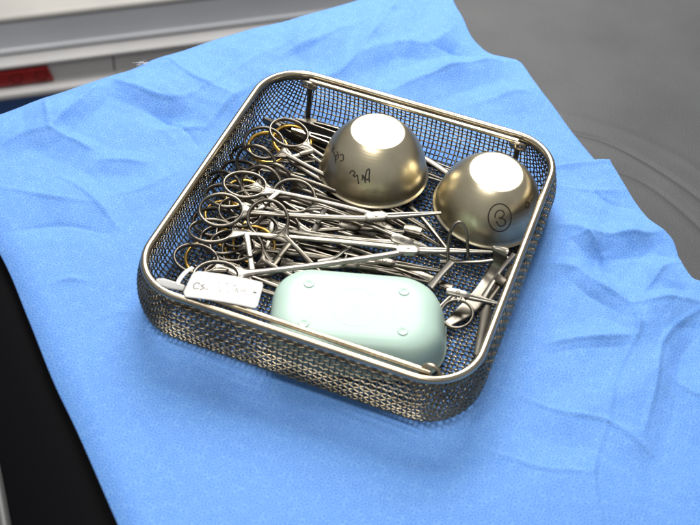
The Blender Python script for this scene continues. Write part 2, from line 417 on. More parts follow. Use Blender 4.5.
def wrinkle(Wp):
    X, Y = Wp[..., 0], Wp[..., 1]; Z = np.zeros_like(X)
    for wi, (pts, a, wd) in enumerate(WR):
        P = spline([px2(*p) for p in pts], 9); best = np.full(X.shape, 9.); tt = np.zeros(X.shape); sg = np.zeros(X.shape)
        for i in range(8):
            d_, q = seg_d(X, Y, P[i], P[i + 1]); m_ = d_ < best; best = np.where(m_, d_, best); tt = np.where(m_, (i + q) / 8, tt); e_ = P[i + 1] - P[i]; sg = np.where(m_, ((X - P[i][0]) * e_[1] - (Y - P[i][1]) * e_[0]) / (np.hypot(*e_) * d_ + 1e-5), sg)
        env = .35 + .65 * np.sin(np.clip(tt, .02, .98) * math.pi)
        wl, wr_ = ((2.9, 1.25), (1.35, 2.6), (2.2, 1.9))[wi % 3]; r = best / (wd * (.5 * (wl + wr_) + .5 * (wl - wr_) * np.clip(sg, -1, 1)))
        Z += 1.0 * a * env * np.clip(1 - r, 0, None) * (1 + .25 * np.sin(X * 120 + wi) * np.sin(Y * 110 + wi))
        if abs(a) > .0015: Z += np.sign(a) * .0010 * env * np.clip(1 - best / .0032, 0, 1)   # the sharp line of the crease
    # where the sheet is crumpled most: beyond the left wall and right of the basket
    wt = .12 + np.exp(-(((X + .16) / .17) ** 2 + ((Y - .16) / .15) ** 2)) + .8 * np.exp(-(((X - .20) / .10) ** 2 + ((Y - .02) / .17) ** 2)) + .5 * np.exp(-(((X - .05) / .15) ** 2 + ((Y - .25) / .09) ** 2))
    wt = np.clip(wt, 0, 1)
    tri = lambda q: np.abs(2 * (q - np.floor(q + .5)))
    for k in range(26):                           # small random facets, like paper that was folded and opened
        an = rng_w[k, 0] * 6.283; f_ = 7 + 22 * rng_w[k, 1]; ph = rng_w[k, 2]
        q = f_ * (X * math.cos(an) + Y * math.sin(an)) + ph + .10 * np.sin(X * 15 + k) + .10 * np.sin(Y * 17 - 2 * k)
        msk = np.clip(1.4 * np.sin(X * (9 + k % 5) + k * 1.7) * np.sin(Y * (10 + k % 4) + k * 2.3), 0, 1)
        Z += wt * msk * .026 / f_ * tri(q)
    for k in range(8):                            # slow undulation
        an = rng_w[k, 1] * 6.283
        Z += .0005 * np.sin((14 + 4 * k) * (X * math.cos(an) + Y * math.sin(an)) + k)
    # flat and pressed down under the basket
    qx = np.clip(np.abs(X) - .118, 0, None); qy = np.clip(np.abs(Y) - .124, 0, None); dd = np.hypot(qx, qy)
    return np.clip(Z + .0015, -.0035, None) * np.clip(dd / .045, 0, 1) - .0008
rng_w = rng.random((26, 3))
def edge_lift(Z, Wp, tvals=None): return Z
Wg = W_of(G); Zg = wrinkle(Wg)
# far edge: the sheet bends over the end of the mattress
de = (Wg[..., 0] - E0[0]) * ein[0] + (Wg[..., 1] - E0[1]) * ein[1]
vdist = np.linalg.norm(Wg - Wg[:, :1], axis=-1)
Zg = Zg * np.clip(.35 + vdist / .03, .35, 1); Zg = Zg - .004 * np.clip(1 - vdist / .020, 0, 1) ** 2 
# right edge lifts a little off the mattress
rdist = np.linalg.norm(Wg - Wg[-1:, :], axis=-1)
Zg = Zg * np.clip(.3 + rdist / .04, .3, 1) + .0045 * np.exp(-(rdist / .030) ** 2) * (.55 + .45 * np.sin(np.arange(NV) * .09))[None]
# left edge folds down over the bolster
ldist = np.linalg.norm(Wg - Wg[:1, :], axis=-1)
Zg = Zg - .006 * np.clip(1 - ldist / .018, 0, 1) ** 2
Wg[..., 2] = Zg
dr = thing('surgical_drape', 'wrinkled blue non-woven drape spread under the wire basket', 'drape', (0, 0, 0))
mb = MB(); mb.add(Wg.reshape(-1, 3), grid_faces(NU, NV).tolist())
ob = mb.build('sheet', M['drape'], dr, sharp=0)
sm = ob.modifiers.new('solid', 'SOLIDIFY'); sm.thickness = .0004; sm.offset = -1
# upper layer of the sheet, folded back at the right with a straight hem
f_top = spline([(500, 172), (530, 171), (556, 170), (582, 169), (607, 168)], NU)
f_right = spline([(607, 168), (622, 190), (637, 212), (648, 228), (660, 238), (671, 248), (678, 266), (689, 285), (701, 293), (730, 330), (790, 420), (860, 700)], NV)
f_left = spline([(500, 172), (480, 300), (452, 395), (440, 470), (460, 560), (560, 760)], NV)
f_bot = spline([(560, 760), (700, 740), (860, 700)], NU)
Gf = coons(arcpar(f_top, NU), arcpar(f_bot, NU), arcpar(f_left, NV), arcpar(f_right, NV))
Wf = W_of(Gf); Zf = wrinkle(Wf)
ls = np.linalg.norm(Wf - Wf[:1, :], axis=-1); rs = np.linalg.norm(Wf - Wf[-1:, :], axis=-1)
Zf *= np.clip(.35 + rs / .04, .35, 1); Zf += -.0012 + .0044 * np.clip(ls / .05, 0, 1) + .0035 * np.exp(-(rs / .028) ** 2) * (.5 + .5 * np.sin(np.arange(NV) * .11 + 1))[None]
hs = np.linalg.norm(Wf - Wf[:, :1], axis=-1); Zf += .0015 * np.exp(-(hs / .004) ** 2) * np.clip(ls / .05, 0, 1)
Wf[..., 2] = Zf
mb = MB(); mb.add(Wf.reshape(-1, 3), grid_faces(NU, NV).tolist())
ob = mb.build('folded_layer', M['drape'], dr, sharp=0)
sm = ob.modifiers.new('solid', 'SOLIDIFY'); sm.thickness = .0004; sm.offset = -1
# frayed fibres at the far edge
fr = MB()
for k in range(30):
    b_ = at(138 + rng.random() * 12, 64.5 - rng.random() * 2.5, .002); dv = np.array([rng.normal() * .5 - .5, rng.normal() * .4 - .3, .06 + rng.random() * .16])
    wire(fr, [b_, b_ + dv * .002, b_ + dv * .0045 + rng.normal(size=3) * .0009], .00016, 8, 4)
fr.build('frayed_fibres', M['tape'], dr)

# ------------------------------------------------------------------ wire basket
ZR = .049; HW, HD, RC = .1205, .1268, .036; RB = .010; OUT = .0018
bk = thing('wire_basket', 'square woven steel wire basket with rounded corners holding surgical instruments', 'basket', (0, 0, 0))
hx, hy, rc = HW + OUT - RB, HD + OUT - RB, RC + OUT - RB
Z0 = .0016
def fold(x, y, off):
    """maps the flat woven sheet onto the tray: floor, bent foot, wall; off = weave offset along the normal"""
    cx, cy = np.clip(x, -hx + rc, hx - rc), np.clip(y, -hy + rc, hy - rc)
    dx, dy = x - cx, y - cy; r = np.hypot(dx, dy) + 1e-9
    nx, ny = dx / r, dy / r; sdist = r - rc
    out = sdist > 0
    fl = RB * math.pi / 2
    a = np.clip(sdist, 0, fl) / RB; up = np.clip(sdist - fl, 0, None)
    o = RB * np.sin(a); z = RB * (1 - np.cos(a)) + up
    bul = .0042 * np.sin(np.clip(z / .047, 0, 1) * math.pi)
    nn_h, nn_z = np.sin(a), -np.cos(a)           # outward normal
    px_ = np.where(out, cx + nx * (rc + o + bul + off * nn_h), x); py_ = np.where(out, cy + ny * (rc + o + bul + off * nn_h), y)
    pz = np.where(out, z + off * nn_z, -off)
    return np.stack([px_, py_, pz + Z0], -1), sdist
PITCH = .0037; WD = .00125; smax = RB * math.pi / 2 + (ZR - RB - Z0) - .0005
mesh_mb = MB(); rng_m = np.random.default_rng(3)
def lay(fixed, axis, idx):
    fixed = fixed + rng_m.normal() * .00022
    tt = np.arange(-.20, .2001, PITCH / 4)
    off = .00050 * np.cos(math.pi * (tt / PITCH) + math.pi * idx) * (1 if axis == 0 else -1)
    x, y = (np.full_like(tt, fixed), tt) if axis == 0 else (tt, np.full_like(tt, fixed))
    if axis == 0: x = x + .00035 * np.sin(tt * 31 + idx * .23) 
    else: y = y + .00035 * np.sin(tt * 29 + idx * .21)
    P, sd_ = fold(x, y, off); ok = sd_ < smax
    i = 0
    while i < len(tt):
        if ok[i]:
            j = i
            while j + 1 < len(tt) and ok[j + 1]: j += 1
            if j - i > 3: sweep(mesh_mb, P[i:j + 1], WD, WD, tube_up(P[i:j + 1]), 5)
            i = j + 1
        else: i += 1
lim = hx + smax
for k in range(-50, 51):
    if abs(k * PITCH) < hx + smax: lay(k * PITCH, 0, k)
    if abs(k * PITCH) < hy + smax: lay(k * PITCH, 1, k)
mesh_mb.build('woven_mesh', M['mesh'], bk, sharp=0)
def rrect(hx_, hy_, r, z, n=14):
    P = []
    for cx, cy, a0 in ((hx_ - r, hy_ - r, 0), (-hx_ + r, hy_ - r, 90), (-hx_ + r, -hy_ + r, 180), (hx_ - r, -hy_ + r, 270)):
        for q in np.linspace(0, 90, n):
            a = math.radians(a0 + q); P.append((cx + r * math.cos(a), cy + r * math.sin(a), z))
    Q = []
    for i in range(len(P)):
        a, b = np.array(P[i]), np.array(P[(i + 1) % len(P)])
        Q.append(a)
        if np.linalg.norm(b - a) > .03:
            for f_ in np.linspace(0, 1, 12)[1:-1]: Q.append(a + (b - a) * f_)
    return np.array(Q)
mb = MB(); sweep(mb, rrect(HW, HD, RC, ZR), .0056, .0060, (0, 0, 1), 16, True); mb.build('rim', M['rim'], bk, sharp=0)
mb = MB(); sweep(mb, rrect(HW + .0014, HD + .0014, RC, ZR - .0052), .0030, .0050, (0, 0, 1), 10, True); mb.build('edge_binding', M['mesh'], bk, sharp=0)
# drop handles along the far and the near side, their eyes and hanging straps
def handle(ysign, x0, x1, yo, zz):
    y = ysign * (HD - yo)
    mb = MB()
    pts = [(x0 + .001, y - ysign * .001, zz - .0050), (x0 + .0025, y, zz - .0008), (x0 + .008, y, zz), (0, y, zz), (x1 - .008, y, zz), (x1 - .0025, y, zz - .0008), (x1 - .001, y - ysign * .001, zz - .0050)]
    wire(mb, pts, .0042, 90, 12); h = mb.build('drop_handle', M['rim'], bk, sharp=0)
    return y
def eye(x, y, ysign, drop, dz=0.0):
    c = np.array([x, y, ZR - (.0042 if drop else -.0012) + dz])
    mb = MB(); ex = np.array([1, 0, 0.]); ez = nrm([0, -ysign * .45, .9])
    sweep(mb, ring_pts(c, .0062, .0052, ex, ez, 30), .0026, .0026, np.cross(ex, ez), 8, True)
    e = mb.build('hinge_eye', M['rim'], bk, sharp=0)
    if drop:
        mb = MB(); b0 = c - ez * .005
        sweep(mb, spline([b0, b0 + [0, -ysign * .0005, -.012], b0 + [0, -ysign * .002, -.030]], 14), [.0048, .0040, .0044], [.0026, .0022, .0024], (0, 1, 0), 10, pw=.6)
        boxm(mb, b0 + [.003, -ysign * .003, -.031], np.eye(3), (.011, .005, .0035), .2)
        mb.build('hanging_strap', M['dull'], bk)
xl = at(303, 91, ZR)[0]; xr = at(517, 146, ZR)[0]
yb = handle(1, xl, xr, .0080, ZR + .0005); eye(xl, yb, 1, True); eye(xr, yb, 1, True)
xl2 = at(190, 297, ZR)[0]; xr2 = at(432, 369, ZR)[0]
yf = handle(-1, xl2, xr2, .0066, ZR + .0016); eye(xl2 + .004, yf + .001, -1, False, -.004); eye(xr2, yf, -1, False)

# ------------------------------------------------------------------ bowls
def bowl(base_c, rim_c, label, R=.0415, rb=.0205, strokes=None):
    base_c, rim_c = np.array(base_c), np.array(rim_c); ez = nrm(base_c - rim_c); H = np.linalg.norm(base_c - rim_c)
    ex = nrm(np.cross([0, 1, 0], ez)); ey = np.cross(ez, ex)
    k = R / .0415
    out = [(.0425, .0000), (.0432, .0004), (.0434, .0010), (.0430, .0016), (.0421, .0019), (.0415, .0028), (.0411, .006), (.0403, .011), (.0388, .0165), (.0366, .022), (.0336, .0272), (.0300, .0320), (.0262, .0360), (.0232, .0388), (.0214, .0401), (.0209, .0404), (.0203, .0406), (.0192, .0406), (.0150, .0406), (.0080, .0406), (0, .0406)]
    inn = [(r - .0008 if r > .001 else 0, z - .0009) for r, z in out[5:]]
    prof = [(r * k, z / .0406 * H) for r, z in out] 
    inner = [(r * k, z / .0406 * H) for r, z in inn[::-1]] + [(.0415 * k, .0004)]
    root = thing('metal_bowl', label, 'bowl', rim_c)
    def lathe(pr, n=72):
        mb = MB(); V = []
        a = np.arange(n) * 2 * math.pi / n
        for r, z in pr:
            V.append(rim_c + ez * z + np.cos(a)[:, None] * r * ex + np.sin(a)[:, None] * r * ey)
        F = []
        for i in range(len(pr) - 1):
            for q in range(n):
                q2 = (q + 1) % n; F.append((i * n + q, i * n + q2, (i + 1) * n + q2, (i + 1) * n + q))
        mb.add(np.concatenate(V), F); return mb
    mb = lathe(prof + inner + prof[:1]); mb.build('bowl_shell', M['bowl'], root, sharp=50)
    if strokes:
        V = mb.verts(); bv = BVHTree.FromPolygons([Vector(v) for v in V.tolist()], mb.f)
        ink = MB()
        for st in strokes:
            P, N = [], []
            for p in spline([np.r_[q, 0.] for q in st], max(8, 7 * len(st))):
                d = ROT.T @ np.array([(p[0] - 350) / FPX, (p[1] - 262.5) / FPX, 1.0])
                hit = bv.ray_cast(Vector(CAM), Vector(nrm(d)))
                if hit[0] is None: continue
                n_ = np.array(hit[1]); n_ = n_ if n_ @ d < 0 else -n_
                P.append(np.array(hit[0]) + n_ * .00008); N.append(n_)
            if len(P) > 2: sweep(ink, P, .00115, .00016, np.array(N), 6)
        ink.build('marker_writing', M['ink'], root)
    return root
# handwriting on the bowls: pixel strokes of the photograph laid on the steel
c3 = 310 + 0; f3 = 620 / 130.
def z3(x, y): return (310 + x / f3, 105 + y / f3)
S1 = [[z3(*p) for p in q] for q in (
    [(283, 368), (282, 340), (284, 312), (279, 305), (270, 316), (264, 345), (268, 358), (279, 352)],         # p
    [(264, 372), (258, 345), (249, 335), (252, 350), (246, 358)],
    [(232, 376), (228, 350), (226, 335), (212, 342), (208, 330)],                                              # r
    [(204, 338), (214, 326), (206, 314), (194, 318), (190, 328)],                                              # e
    [(143, 240), (156, 236), (160, 250), (156, 264), (143, 268)],                                              # c
    [(130, 222), (136, 240), (132, 256)], [(132, 238), (122, 244), (126, 262)],                                # h
    [(112, 222), (120, 246), (122, 276)], [(114, 205), (104, 212), (112, 228)], [(118, 188), (110, 196), (116, 206), (108, 216)])]
f4 = 597 / 125.
def z4(x, y): return (425 + x / f4, 145 + y / f4)
ang = np.linspace(0, 2 * math.pi * 1.02, 16)
S2 = [[z4(357 + 55 * math.cos(a), 347 + 66 * math.sin(a)) for a in ang],
      [z4(*p) for p in [(334, 348), (338, 326), (354, 312), (372, 316), (378, 332), (366, 346), (352, 348)]],
      [z4(*p) for p in [(352, 348), (372, 352), (384, 364), (380, 380), (362, 388), (348, 378), (340, 364)]],
      [z4(488 + 9 * math.cos(a), 287 + 14 * math.sin(a)) for a in ang]]
b1 = at(378, 131, .0565); bowl(b1, b1 - [0, 0.001, .0415], 'upturned steel bowl with handwriting in two places, lying by the far basket wall', .0415, strokes=S1)
b2 = at(497, 172, .0560); r2 = at(487, 207.5, .0165)
bowl(b2, r2, 'upturned steel bowl with a circled handwritten number, leaning in the right corner', .0405, strokes=S2)

# ------------------------------------------------------------------ mint plastic dish, upside down
dc = at(355, 307, .038); th = math.radians(17.3); dx_ = np.array([math.cos(th), math.sin(th), 0]); dy_ = np.array([-math.sin(th), math.cos(th), 0])
ds = thing('soap_dish', 'mint green plastic dish lying upside down against the near basket wall', 'dish', (dc[0], dc[1], .006))
DOX, DOY = dx_ * .0042, dy_ * .0046
def srect(a, b, r, n=16):
    P = []
    for cx, cy, a0 in ((a - r, b - r, 0), (-a + r, b - r, 90), (-a + r, -b + r, 180), (a - r, -b + r, 270)):
        for q in np.linspace(0, 90, n):
            an = math.radians(a0 + q); P.append((cx + r * math.cos(an), cy + r * math.sin(an)))
    return np.array(P)
lay_ = [(.0615, .0395, .031, .0050), (.0622, .0402, .0315, .0056), (.0624, .0404, .0315, .0066), (.0620, .0400, .0312, .0074), (.0616, .0397, .031, .0082), (.0613, .0395, .031, .0120), (.0606, .0390, .030, .0180), (.0596, .0382, .029, .0240), (.0578, .0366, .027, .0295),
        (.0552, .0342, .025, .0335), (.0518, .0312, .023, .0360), (.0480, .0280, .021, .0374), (.0440, .0245, .018, .0379), (.0400, .0205, .015, .0380), (.028, .013, .010, .0380), (.012, .006, .005, .0380)]
inn_ = [(a - .0016, b - .0016, max(r - .0012, .003), z - .0015) for a, b, r, z in lay_[5:]][::-1] + [(.0600, .0380, .030, .0050)]
mb = MB(); V = []; allp = lay_
def put(layers, flip=False):
    V = []
    for a, b, r, z in layers:
        q = srect(a, b, r); k = np.clip(1 - (z - .005) / .033, 0, 1); V.append(dc * [1, 1, 0] + (DOX + DOY) * k + q[:, :1] * dx_ + q[:, 1:] * dy_ + [0, 0, z])
    n = len(V[0]); F = []
    for i in range(len(V) - 1):
        for k in range(n):
            k2 = (k + 1) % n; F.append((i * n + k, i * n + k2, (i + 1) * n + k2, (i + 1) * n + k))
    return np.concatenate(V), F, n
V, F, n = put(lay_); F.append(tuple((len(lay_) - 1) * n + k for k in range(n))); mb.add(V, F)
V, F, n = put(inn_); F.append(tuple(k for k in range(n - 1, -1, -1))); mb.add(V, F)
mb.build('dish_shell', M['mint'], ds, sharp=0)
for fx, fy in ((-.0330, .0175), (.0330, .0175), (-.0335, -.0180), (.0332, -.0178)):
    c = dc * [1, 1, 0] + dx_ * fx + dy_ * fy; mb = MB(); a = np.arange(24) * 2 * math.pi / 24
    V = np.concatenate([c + np.cos(a)[:, None] * r * dx_ + np.sin(a)[:, None] * r * dy_ + [0, 0, z] for r, z in ((.0038, .0374), (.0037, .03835), (.0034, .03865), (.0022, .03865), (.0016, .0384))])
    F = [(i * 24 + k, i * 24 + (k + 1) % 24, (i + 1) * 24 + (k + 1) % 24, (i + 1) * 24 + k) for i in range(4) for k in range(24)] + [tuple(4 * 24 + k for k in range(24))]
    mb.add(V, F); mb.build('foot', M['mint'], ds)
mb = MB(); cc = dc * [1, 1, 0] + [0, 0, .0380]
sweep(mb, ring_pts(cc, .0165, .0165, dx_, dy_, 56), .0007, .00022, (0, 0, 1), 6, True)
sweep(mb, ring_pts(cc, .0060, .0060, dx_, dy_, 36), .0006, .00009, (0, 0, 1), 6, True)
for q in (-.0018, 0, .0018):
    sweep(mb, spline([cc + dx_ * (q - .0006) - dy_ * .0022, cc + dx_ * (q + .0006) + dy_ * .0022], 4), .0005, .00018, (0, 0, 1), 6)
sweep(mb, spline([cc + dx_ * (.0300 + .004 * math.cos(a)) + dy_ * (.012 * math.sin(a)) for a in np.linspace(1.9, 4.4, 8)], 24), .0006, .00018, (0, 0, 1), 6)
mb.build('embossed_mark', M['mint'], ds)

# ------------------------------------------------------------------ ring-handled instruments
ING = 'ring-handled instruments heaped in the wire basket'
def ring_inst(name, label, cat, A, B, J, T, m='steel', gold=False, rr=(.0160, .0142), wd=.0042, curve=0.0, jaw=1.0, rt=.0034, roll=(0, 0), rat=True):
    """two finger rings A and B, box joint J, jaw tip T: (px, py, z) each"""
    A, B, J, T = [at3(p) for p in (A, B, J, T)]
    ax = nrm(T - J); mid = (A + B) / 2
    back = nrm(mid - J)
    lat = (A - B) - back * ((A - B) @ back); lat = nrm(lat)
    up = nrm(np.cross(lat, back)); up = up if up[2] > 0 else -up
    root = thing(name, label, cat, (J[0], J[1], min(A[2], B[2], J[2], T[2])), ING)
    jl = nrm(np.cross(up, ax)); jl = jl if jl @ lat > 0 else -jl
    for sgn, C_, rl in ((1, A, roll[0]), (-1, B, roll[1])):
        toJ = nrm(J - C_); u_ = nrm(up + sgn * lat * rl - toJ * (up @ toJ)); e2 = nrm(np.cross(u_, toJ))
        mb = MB()
        rp = ring_pts(C_, rr[0], rr[1], toJ, e2, 44)
        mb2 = MB(); sweep(mb2, rp, rt * .82, rt, u_, 10, True)
        start = C_ + toJ * (rr[0] - .0004)
        l_ = np.linalg.norm(J - start)
        bow = sgn * lat * .0030
        p1 = start + toJ * l_ * .12 + bow * .35; p2 = start + toJ * l_ * .45 + bow * .75; p3 = J - toJ * l_ * .12 + sgn * lat * .0022
        P = spline([start, p1, p2, p3, J + sgn * lat * .0004], 30)
        sweep(mb, P, [rt * 3.6, wd * 1.15, wd * .86, wd * .92, wd, wd * 1.1, wd * 1.15], [rt * .9, .0030, .0030, .0031, .0034, .0036], u_, 10, pw=.75)
        # webs that flare into the ring on both sides
        for q in (-1, 1):
            g0 = C_ + toJ * rr[0] * .80 + e2 * q * rr[1] * .60
            g1 = C_ + toJ * (rr[0] * 1.10) + e2 * q * rr[1] * .26
            sweep(mb, spline([g0, g1, start + toJ * .0085 + e2 * q * .0004], 10), [.0018, .0042, .0034], [rt * .8, rt * .85, .0026], u_, 8)
        sh = mb.build('shank', M['gold' if gold == 'all' else m], root, sharp=50)
        mb2.build('finger_ring', M['gold'] if gold else M[{'steel': 'dull', 'bright': 'dull'}.get(m, 'dark')], sh, sharp=0)
        # jaw of this half: crosses to the other side of the joint
        jb = MB(); L = np.linalg.norm(T - J); off = -sgn * jl
        k_ = up * curve * L
        Pj = spline([J + off * .0012, J + ax * L * .3 + off * .0014 + k_ * .15, J + ax * L * .65 + off * .0010 + k_ * .5, T + off * .0005 + k_], 22)
        sweep(jb, Pj, [wd * .85 * jaw, wd * .72 * jaw, wd * .55 * jaw, wd * .34 * jaw], [.0036, .0030, .0024, .0014], up, 10, pw=.7)
        jb.build('jaw', M[m], root, sharp=50)
    bj = MB(); P = spline([J - ax * .0085, J - ax * .005, J + ax * .004, J + ax * .0085], 14)
    sweep(bj, P, [wd * 1.25, wd * 1.85, wd * 1.95, wd * 1.85, wd * 1.2], [.0036, .0046, .0048, .0046, .0036], up, 12, pw=.55)
    bx = bj.build('box_joint', M[m], root, sharp=35)
    pn = MB(); a = np.arange(18) * 2 * math.pi / 18; e1, e2 = ax, np.cross(up, ax)
    V = np.concatenate([J + up * h + np.cos(a)[:, None] * r * e1 + np.sin(a)[:, None] * r * e2 for r, h in ((.0017, .0015), (.0017, .0025), (.0014, .0028))])
    pn.add(V, [(i * 18 + k, i * 18 + (k + 1) % 18, (i + 1) * 18 + (k + 1) % 18, (i + 1) * 18 + k) for i in range(2) for k in range(18)] + [tuple(36 + k for k in range(18))])
    pn.build('pin', M['dull'], bx)
    if rat:
        qa = A + nrm(J - A) * (rr[0] + .010); qb = B + nrm(J - B) * (rr[0] + .010)
        for q0, q1, z_ in ((qa, qb, .0008), (qb, qa, -.0008)):
            rm = MB(); e_ = q0 + (q1 - q0) * .62
            sweep(rm, spline([q0 + up * z_, e_ + up * z_], 8), [.0046, .0042, .0036], [.0020, .0020, .0018], up, 8, pw=.6)
            rm.build('ratchet', M[m], root, sharp=40)
    return root

ring_inst('needle_holder', 'gold-ringed needle holder lowest under the top rings in the far left corner', 'needle holder', (292, 141, .019), (268, 148, .017), (362, 200, .010), (424, 236, .008), 'dull', True, rt=.0040)
ring_inst('scissors', 'gold-ringed scissors under the second heap of rings on the left', 'scissors', (245, 195, .011), (226, 216, .010), (330, 250, .007), (386, 286, .006), 'dull', True, rt=.0034, rat=False)
ring_inst('scissors', 'gold-ringed scissors seen through the lowest rings beside the paper tag', 'scissors', (254, 245, .014), (207, 259, .007), (318, 292, .007), (372, 330, .006), 'dull', True, rt=.0034, rat=False)
ring_inst('artery_forceps', 'long clamp whose ring lies topmost in the far left corner, shanks under the first bowl', 'clamp', (289, 133, .026), (264, 143, .024), (366, 192, .017), (432, 232, .010), 'dull', roll=(.15, .1))
ring_inst('artery_forceps', 'clamp with its ring just below the corner clamp, shanks passing under the first bowl', 'clamp', (256, 164, .021), (274, 181, .012), (372, 208, .014), (440, 246, .010), 'dull', roll=(.2, 0))
ring_inst('artery_forceps', 'low clamp with rings half hidden under the heap at the left wall', 'clamp', (261, 185, .022), (222, 190, .014), (366, 231, .014), (430, 256, .010), 'dark')
ring_inst('artery_forceps', 'clamp lying deep with both rings beside the left wall', 'clamp', (240, 174, .012), (214, 222, .012), (352, 252, .010), (420, 282, .007), 'dull')
ring_inst('artery_forceps', 'clamp with a round ring standing clear in the middle of the heap', 'clamp', (294, 196, .027), (278, 229, .019), (402, 241, .021), (462, 262, .015), 'steel', roll=(.05, 0))
ring_inst('artery_forceps', 'clamp with shanks sloping from the ring heap down under the mint dish', 'clamp', (268, 219, .031), (243, 250, .018), (332, 292, .018), (392, 336, .010), 'dull', roll=(.1, .1))
ring_inst('artery_forceps', 'clamp with a ring above the paper tag and jaws hidden by the dish', 'clamp', (196, 259, .022), (226, 279, .020), (306, 300, .016), (360, 330, .010), 'dull', roll=(.1, 0))
ring_inst('artery_forceps', 'fine clamp on top of the heap with pointed closed jaws reaching the first bowl', 'clamp', (245, 185, .031), (221, 210, .030), (376, 217, .030), (441, 213, .031), 'steel', wd=.0046, roll=(.1, .15))
ring_inst('needle_holder', 'longest needle holder on top, pointing past the wire hook to the right bowl', 'needle holder', (211, 231, .026), (216, 277, .031), (408, 250, .027), (493, 252, .024), 'bright', wd=.0052, roll=(.1, .1))
ring_inst('artery_forceps', 'slim clamp lying between the two long top instruments', 'clamp', (240, 212, .020), (232, 246, .018), (384, 262, .012), (446, 272, .010), 'dull', wd=.0034)
for A, B, J, T, m_, lab in (
    ((250, 205, .016), (238, 232, .014), (350, 226, .019), (404, 232, .016), 'dull', 'buried clamp with shanks just above the finest top clamp'),
    ((232, 186, .010), (250, 158, .010), (356, 214, .010), (418, 240, .007), 'dark', 'dark clamp on the basket floor, its shanks under the first bowl'),
    ((222, 240, .014), (260, 262, .014), (348, 264, .013), (404, 272, .009), 'dull', 'buried clamp with its joint just above the dish edge'),
    ((270, 238, .012), (232, 268, .012), (320, 270, .010), (366, 286, .007), 'steel', 'short clamp buried between the paper tag and the dish'),
    ((286, 160, .009), (266, 200, .009), (384, 226, .008), (446, 258, .006), 'steel', 'lowest clamp in the middle of the heap, pointing at the wire hook'),
    ((256, 226, .022), (226, 196, .018), (360, 240, .017), (424, 246, .014), 'steel', 'clamp with its shanks between the fine clamp and the long needle holder')):
    ring_inst('artery_forceps', lab, 'clamp', A, B, J, T, m_, rat=False)
ring_inst('small_scissors', 'small scissors with one open ring at the right end of the mint dish', 'scissors', (457, 314, .015), (420, 330, .010), (458, 294, .017), (500, 304, .016), 'bright', rr=(.0118, .0112), rt=.0028, wd=.0034, rat=False)

# ------------------------------------------------------------------ tweezers, retractors and loose instruments
def tweezers(label, H, T, m, wd=.0085, gap=.006, name='tweezers'):
    H, T = at3(H), at3(T); ax = nrm(T - H); lat = nrm(np.cross([0, 0, 1], ax)); L = np.linalg.norm(T - H); up = nrm(np.cross(ax, lat))
    root = thing(name, label, 'tweezers', (H + T) / 2 * [1, 1, 0] + [0, 0, min(H[2], T[2])], 'tweezers and loose bars in the basket')
    for sg in (-1, 1):
        mb = MB(); P = spline([H + lat * sg * .0006, H + ax * L * .2 + lat * sg * gap * .42, H + ax * L * .5 + lat * sg * gap * .62, H + ax * L * .82 + lat * sg * gap * .35, T + lat * sg * .0007], 40)
        sweep(mb, P, [.0018, .0020, .0020, .0018, .0012], [wd * .8, wd, wd, wd * .7, wd * .35, .0016], up, 8, pw=.6)
        mb.build('arm', M[m], root, sharp=45)
    mb = MB(); sweep(mb, spline([H - ax * .004, H + ax * .004, H + ax * .012], 8), [.003, .0040, .0040], [wd * .7, wd * .85, wd * .8], up, 8, pw=.6); mb.build('joined_end', M[m], root, sharp=45)
    return root
tweezers('dark flat tweezers nearest the far wall, round end in the far left corner', (268, 122, .018), (372, 172, .012), 'dark', .0090)
tweezers('steel tweezers along the far wall between the hanging strap and both bowls', (296, 132, .022), (452, 184, .012), 'bright', .0070)
tweezers('grey tweezers low behind the first bowl, parallel to the far wall', (300, 122, .010), (458, 172, .010), 'steel', .0080)
tweezers('thin tweezers lying in front of the first bowl, deep in the heap', (292, 214, .012), (424, 252, .009), 'dull', .0060)
tweezers('tweezers crossing the floor mesh in front of the dish toward the wire hook', (300, 248, .010), (440, 284, .009), 'dark', .0070)
tweezers('bent-looking slim tweezers sloping from the heap to the dish corner', (262, 250, .014), (318, 300, .008), 'steel', .0055)

def bar_thing(name, label, cat, pts, wds, ths, m, up=(0, 0, 1), part='shaft', pw=.6, n=30, extra=None):
    P = spline([at3(p) for p in pts], n); root = thing(name, label, cat, P[len(P) // 2] * [1, 1, 0] + [0, 0, P[:, 2].min()])
    mb = MB(); sweep(mb, P, wds, ths, up, 12, pw=pw); mb.build(part, M[m], root, sharp=45)
    return root, P
# wire hook standing up, flat handle at its foot
r_, P = bar_thing('wire_hook', 'thin steel wire hook standing upright in front of the right bowl', 'hook', [(452, 262, .022), (442, 273, .018), (430, 287, .013)], [.006, .0048, .006], [.003, .0025, .002], 'bright', part='handle')
mb = MB(); wire(mb, [at(448.5, 277, .012), at(448, 262, .020), at(448.5, 243, .032), at(452, 228, .042), at(459, 222, .046), at(465.5, 228, .043), at(467.5, 243, .034), at(468, 258, .024)], .0024, 60, 10); mb.build('hook_wire', M['dull'], r_, sharp=0)
# curved-end strip retractor
P = spline([at(448, 324, .007), at(465, 311, .007), at(480, 296, .009), at(490, 281, .011), at(497, 269, .017), at(500, 259, .025), at(500, 252, .031), at(501, 247, .033)], 60)
r_ = thing('strip_retractor', 'flat steel strip retractor with a curled end under the right bowl', 'retractor', P[10] * [1, 1, 0] + [0, 0, .006])
T_ = np.gradient(P, axis=0); lt = nrm(np.cross([0, 0, 1], P[25] - P[0])); UPS = np.cross(T_, lt); UPS /= np.linalg.norm(UPS, axis=1)[:, None]
mb = MB(); sweep(mb, P[:42], [.0060, .0120, .0128, .0122, .0118, .0116], .0017, UPS[:42], 16, pw=.35); mb.build('blade', M['dull'], r_, sharp=45)
mb = MB(); sweep(mb, P[41:], [.0116, .0124, .0132, .0120], .0017, UPS[41:], 16, pw=.35); mb.build('curled_end', M['dull'], r_, sharp=45)
